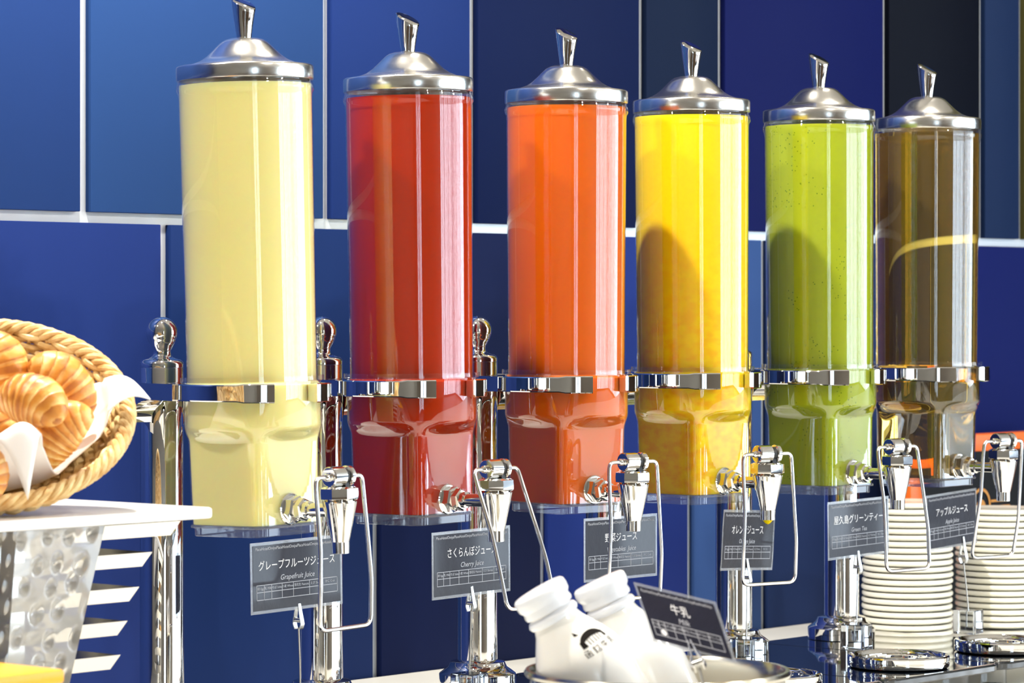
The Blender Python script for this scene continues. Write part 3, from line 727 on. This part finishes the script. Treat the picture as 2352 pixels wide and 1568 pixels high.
# ------------------------------------------------------------------ tiered riser at left with basket
tipc = W(490, 1164, 3.2); SX1, SY0, SZ = tipc.x, tipc.y, tipc.z
SX0, SY1 = SX1-.62, SY0+.30
rs_ = empty('tiered_riser', (SX1-.28, SY0+.15, 0), 'white topped riser with stacked steel pans and dimpled clear leg', 'riser')
RO = Vector((SX1-.28, SY0+.15, 0))
def rbox(name, lo, hi, mat, bev=0): return MB().box(Vector(lo)-RO, Vector(hi)-RO, bev).build(name, mat, rs_, True, 30)
rbox('top_board', (SX0, SY0, SZ-.0112), (SX1, SY1, SZ), BOARD, .003)
tips = [(415, 1196), (350, 1267), (320, 1347), (293, 1425), (277, 1503), (264, 1581), (255, 1658)]
FY = SY0+.035
for k, (px, py) in enumerate(tips):
    p = WY(px, py, FY); xr = p.x; zr = min(p.z, SZ-.0116); xl = xr-.52; dpt = .17; fl = .007; hh = .0140; th = .0014
    def rect(x0, x1, y0, y1, z): return [(x0, y0, z), (x1, y0, z), (x1, y1, z), (x0, y1, z)]
    m = MB(); y0 = FY; y1 = FY+dpt
    secs = [rect(xl, xr, y0, y1, zr), rect(xl+fl, xr-fl, y0+fl, y1-fl, zr-hh), rect(xl+fl+.002, xr-fl-.002, y0+fl+.002, y1-fl-.002, zr-hh+th), rect(xl+.002, xr-.002, y0+.002, y1-.002, zr)]
    v = [Vector(q)-RO for s in secs for q in s]; f = []
    for a_, b_ in ((0, 1), (2, 3), (3, 0)):
        for q in range(4): f.append((a_*4+q, a_*4+(q+1) % 4, b_*4+(q+1) % 4, b_*4+q))
    f += [(4, 5, 6, 7), (8, 9, 10, 11)]
    m.add(v, f); m.build('steel_pan', PANM, rs_, True, 30)
# dimpled clear leg: trapezoid block with real dimples on its front
LEGM = pmat('dimpled_acrylic', (252, 250, 246), .03, trans=.68, ior=1.45)
LY = SY0+.012
q = [WY(38, 1224, LY), WY(240, 1212, LY), WY(160, 1568, LY), WY(14, 1568, LY)]
zt_ = SZ-.0112
def legpt(u, v):
    zz_ = zt_*(1-v)
    def xat(pa, pb): t = (zz_-pa.z)/(pb.z-pa.z); return pa.x+(pb.x-pa.x)*t
    return xat(q[0], q[3])*(1-u)+xat(q[1], q[2])*u, zz_
nu, nv = 60, 130; vv = []; ff = []
wtop = q[1].x-q[0].x
dots = []
for r in range(14):
    for c_ in range(5):
        dots.append(((c_+.5+(.5 if r % 2 else 0))*.031+random.uniform(-.006, .006)-.01, (r+.5)*.0225+random.uniform(-.004, .004), random.uniform(.008, .0115)))
for j in range(nv+1):
    for i in range(nu+1):
        x, zz_ = legpt(i/nu, j/nv); d = 0
        lx, lz = x-q[0].x, zt_-zz_
        for cx_, cz_, rr in dots:
            e2 = (((lx-cx_)+.5*(lz-cz_)*.35)/(rr*.8))**2+((lz-cz_)/rr)**2
            if e2 < 1: d = max(d, .0055*(1-e2)**1.0)
        edge = min(i, nu-i, 3)/3*min(1, j/3)
        vv.append(Vector((x, LY+d*edge, zz_))-RO)
n1 = len(vv)
for j in (0, 1):
    for i in (0, 1):
        x, zz_ = legpt(i, j); vv.append(Vector((x, LY+.020, zz_))-RO)
for j in range(nv):
    for i in range(nu): a_ = j*(nu+1)+i; ff.append((a_, a_+1, a_+nu+2, a_+nu+1))
tl, tr, bl, br = n1, n1+1, n1+2, n1+3
ff.append((tl, bl, br, tr)); ff.append(tuple(range(nu+1))[::-1]+(tl, tr)); ff.append(tuple(nv*(nu+1)+i for i in range(nu+1))+(br, bl))
ff.append(tuple(j*(nu+1) for j in range(nv+1))+(bl, tl)); ff.append(tuple(j*(nu+1)+nu for j in range(nv+1))[::-1]+(tr, br))
make('dimpled_leg', vv, ff, LEGM, rs_, True, 50)
# rear column carrying board and pans
rbox('column', (q[0].x+.02, FY+.06, 0), (q[0].x+.075, FY+.12, SZ-.011), STEEL, .002)

# orange tray lower left on small white legs
oc = W(150, 1536, 2.72)
ot = empty('orange_tray', (oc.x-.2, oc.y+.15, 0), 'glossy orange tray on short white legs below the basket', 'tray')
OO = Vector((oc.x-.2, oc.y+.15, 0))
MB().box(Vector((oc.x-.45, oc.y, oc.z-.012))-OO, Vector((oc.x, oc.y+.16, oc.z))-OO, .003).build('tray_top', ORANGE, ot)
MB().box(Vector((oc.x-.44, oc.y+.008, oc.z-.016))-OO, Vector((oc.x-.008, oc.y+.152, oc.z-.011))-OO, .001).build('tray_lip', ORANGE, ot)
for lx, ly in ((oc.x-.04, oc.y+.02), (oc.x-.04, oc.y+.14), (oc.x-.41, oc.y+.02), (oc.x-.41, oc.y+.14)):
    MB().lathe([(0, 0), (.008, 0), (.008, oc.z-.0155), (0, oc.z-.0155)], 20, Matrix.Translation(Vector((lx, ly, 0))-OO)).build('leg', BOARD, ot)

# ------------------------------------------------------------------ wicker basket
BZ = 3.13
bcen = W(-36, 947, BZ)
el = R_(54)
n_ = (-FWD*math.cos(el)+UP*math.sin(el)).normalized()
roll = Matrix.Rotation(R_(7), 3, FWD)
n_ = (roll @ n_).normalized()
xb = (roll @ RGT); xb = (xb-n_*xb.dot(n_)).normalized(); yb = n_.cross(xb)
BM = basis(xb, yb, n_, Vector((0, 0, 0)))
RB = .137; DB = .046
bk = empty('bread_basket', bcen, 'round woven wicker bread basket tipped forward on the white board', 'basket')
def wall_r(t): return .074 + (RB-.006-.074)*math.sin(t*PI/2)**.9     # t 0 bottom .. 1 rim
def wall_z(t): return -DB + DB*t**1.15
NS = 44
for k in range(NS):
    a = 2*PI*k/NS
    pts = [(wall_r(t)*math.cos(a), wall_r(t)*math.sin(a), wall_z(t)) for t in [q_/8 for q_ in range(9)]]
    MB().tube(pts, .0022, 6, False, BM).build('stake', WICKER, bk)
NR = 12
for r in range(NR):
    t0 = (r+.5)/NR; pts = []
    nn = NS*4
    for k in range(nn):
        a = 2*PI*k/nn; t = t0 + .012*math.sin(a*2+r)
        off = .0036*math.cos(a*NS/2+(PI if r % 2 else 0))
        pts.append(((wall_r(t)+off)*math.cos(a), (wall_r(t)+off)*math.sin(a), wall_z(t)-off*.4))
    MB().tube(pts, .0031, 7, True, BM).build('weaver', WICKER, bk)
for s in range(4):
    pts = []
    nn = 220
    for k in range(nn):
        a = 2*PI*k/nn; ph = a*19+s*PI/2
        rr = RB+.0048*math.cos(ph); pts.append((rr*math.cos(a), rr*math.sin(a), .001+.0048*math.sin(ph)))
    MB().tube(pts, .0036, 8, True, BM).build('rim_strand', WICKER, bk)
m = MB(); m.lathe([(0, -DB-.002), (.075, -DB-.002), (.075, -DB+.002), (0, -DB+.002)], 48, BM); m.build('basket_floor', WICKER, bk)

# ------------------------------------------------------------------ napkin lining the basket
nap = []; nf = []; G = 64
ca = R_(11)   # direction of one corner (right side, in basket plane)
side = .140
g_loc = BM.to_3x3().inverted() @ Vector((0, 0, -1))   # gravity in basket space
for j in range(G+1):
    for i in range(G+1):
        u, v = (i/G*2-1)*side, (j/G*2-1)*side
        a = math.atan2(v, u)+ca-PI/4; rho = math.hypot(u, v)
        d2 = math.atan2(math.sin(a-(ca-PI/2)), math.cos(a-(ca-PI/2)))       # angle from the front corner
        rho *= 1-.24*math.sin(2*(a-ca))**2
        rho *= 1-.24*math.exp(-(math.atan2(math.sin(a-ca-PI/2), math.cos(a-ca-PI/2))/R_(40))**2)
        front = math.exp(-(d2/R_(17))**2)*math.sin(PI*min(1, max(0, (rho-.118)/.080)))
        a += R_(15)*math.exp(-(d2/R_(45))**2)
        nz = noise.noise(Vector((u*22, v*22, 3)))*.006
        fold = .006*math.sin(a*9+1.3)*min(1, rho/.1)
        if rho < .070: r, z = rho, -DB+.014
        else:
            s_ = (rho-.070)/.085
            if s_ < 1:
                t = s_; r = .070 + (RB-.020-.070)*math.sin(t*PI/2); z = -DB+.014 + (DB-.002)*t**1.15
            else:
                e_ = rho-.155; r = RB-.020+e_*.95; z = .017+.018*math.sin(min(1, e_/.03)*PI/2)
                p = Vector((r*math.cos(a), r*math.sin(a), z)) + g_loc*(e_*e_*8) + Vector((0, 0, abs(fold)*.6+front*.058))
                nap.append(BM @ p); continue
        p = Vector(((r+fold*.25)*math.cos(a), (r+fold*.25)*math.sin(a), z+nz+abs(fold)*.4+front*.058)); nap.append(BM @ p)
for j in range(G):
    for i in range(G): a_ = j*(G+1)+i; nf.append((a_, a_+1, a_+G+2, a_+G+1))
no = make('napkin', nap, nf, CLOTH, None, True, 60); no.location = bcen
sol = no.modifiers.new('thickness', 'SOLIDIFY'); sol.thickness = .0012
tag(no, 'white cloth napkin lining the wicker bread basket', 'napkin')

# ------------------------------------------------------------------ croissants
def croi_mat():
    m = CROI; L = m.node_tree.links.new
    tc = nd(m, 'ShaderNodeTexCoord'); uv = nd(m, 'ShaderNodeAttribute'); uv.attribute_name = 'ridge'
    nz = nd(m, 'ShaderNodeTexNoise'); nz.inputs['Scale'].default_value = 45; nz.inputs['Detail'].default_value = 5
    L(tc.outputs['Object'], nz.inputs['Vector'])
    ad = nd(m, 'ShaderNodeMath', operation='MULTIPLY_ADD'); L(nz.outputs[0], ad.inputs[0]); ad.inputs[1].default_value = .9; L(uv.outputs['Fac'], ad.inputs[2])
    rp = nd(m, 'ShaderNodeValToRGB'); e = rp.color_ramp.elements
    e[0].position = .35; e[0].color = (*lin((150, 70, 16)), 1); e[1].position = 1.15; e[1].color = (*lin((248, 212, 136)), 1)
    x = rp.color_ramp.elements.new(.75); x.color = (*lin((220, 148, 56)), 1)
    L(ad.outputs[0], rp.inputs[0]); L(rp.outputs[0], bsdf(m).inputs['Base Color'])
    n2 = nd(m, 'ShaderNodeTexNoise'); n2.inputs['Scale'].default_value = 160; n2.inputs['Detail'].default_value = 4; L(tc.outputs['Object'], n2.inputs['Vector'])
    bp = nd(m, 'ShaderNodeBump'); bp.inputs['Strength'].default_value = .35; bp.inputs['Distance'].default_value = .0015
    L(n2.outputs[0], bp.inputs['Height']); L(bp.outputs[0], bsdf(m).inputs['Normal'])
croi_mat()
def croissant(px, py, Zc, length, fat, rot, tilt, yaw, label, curve=.9):
    C = W(px, py, Zc); v = []; f = []; ridge = []
    ns, nr = 110, 40
    S = 5.0
    for i in range(ns+1):
        t = i/ns*2-1; th = t*curve
        Rc = length/(2*curve)
        c = Vector((Rc*math.sin(th), Rc*(math.cos(th)-1)+Rc*(1-math.cos(curve))*.45, 0)); tx = Vector((math.cos(th), -math.sin(th), 0)); nx = Vector((math.sin(th), math.cos(th), 0))
        env = fat*(max(0, 1-abs(t)**2.3))**.62
        for k in range(nr):
            a = 2*PI*k/nr
            ph = (abs(t)*S*.5*2 + .22*math.sin(a+1.0)+.1) % 1.0          # steps run down from the middle to both tips
            st = 1.0 - .055*ph + .012*math.sin(9*a+i*.3) + .05*noise.noise(Vector((px*.1+t*3, math.cos(a)*1.2, math.sin(a)*1.2)))
            if abs(t) < .07: ph = .1
            r = max(.0006, env*st)
            v.append(c + nx*(r*math.cos(a)) + Vector((0, 0, 1))*(r*.88*math.sin(a))); ridge.append(.12+.38*ph)
    for i in range(ns):
        for k in range(nr):
            k2 = (k+1) % nr; f.append((i*nr+k, i*nr+k2, (i+1)*nr+k2, (i+1)*nr+k))
    f.append(tuple(range(nr))); f.append(tuple(ns*nr+k for k in range(nr)))
    # orientation in camera-aligned axes: x right, y up, z toward the camera
    M = basis(RGT, UP, -FWD, Vector((0, 0, 0))) @ Matrix.Rotation(R_(rot), 4, 'Z') @ Matrix.Rotation(R_(tilt), 4, 'X') @ Matrix.Rotation(R_(yaw), 4, 'Y')
    o = make('croissant', [M @ p for p in v], f, CROI, None, True, 180)
    at = o.data.attributes.new('ridge', 'FLOAT', 'POINT'); at.data.foreach_set('value', ridge)
    o.location = C; tag(o, label, 'croissant', 'croissants in the basket'); return o
k = BZ/FPX
# PILE
croissant(-10, 856, 3.124, .084, .0270, -78, 20, 0, 'golden croissant standing at the back left of the napkin')
croissant(134, 898, 3.120, .084, .0265, -52, -10, 15, 'golden croissant lying against the back rim of the basket')
croissant(70, 936, 3.027, .080, .0255, -18, -10, -30, 'golden croissant on top of the pile with its tip facing out')
croissant(144, 1008, 3.065, .080, .0240, 50, 0, 0, 'golden croissant beside the folded front napkin corner')
croissant(-24, 1016, 3.066, .080, .0255, -80, 0, 0, 'golden croissant at the front left of the pile')
croissant(-52, 1078, 2.996, .066, .0215, -60, 0, 0, 'golden croissant lowest in the basket at the front')
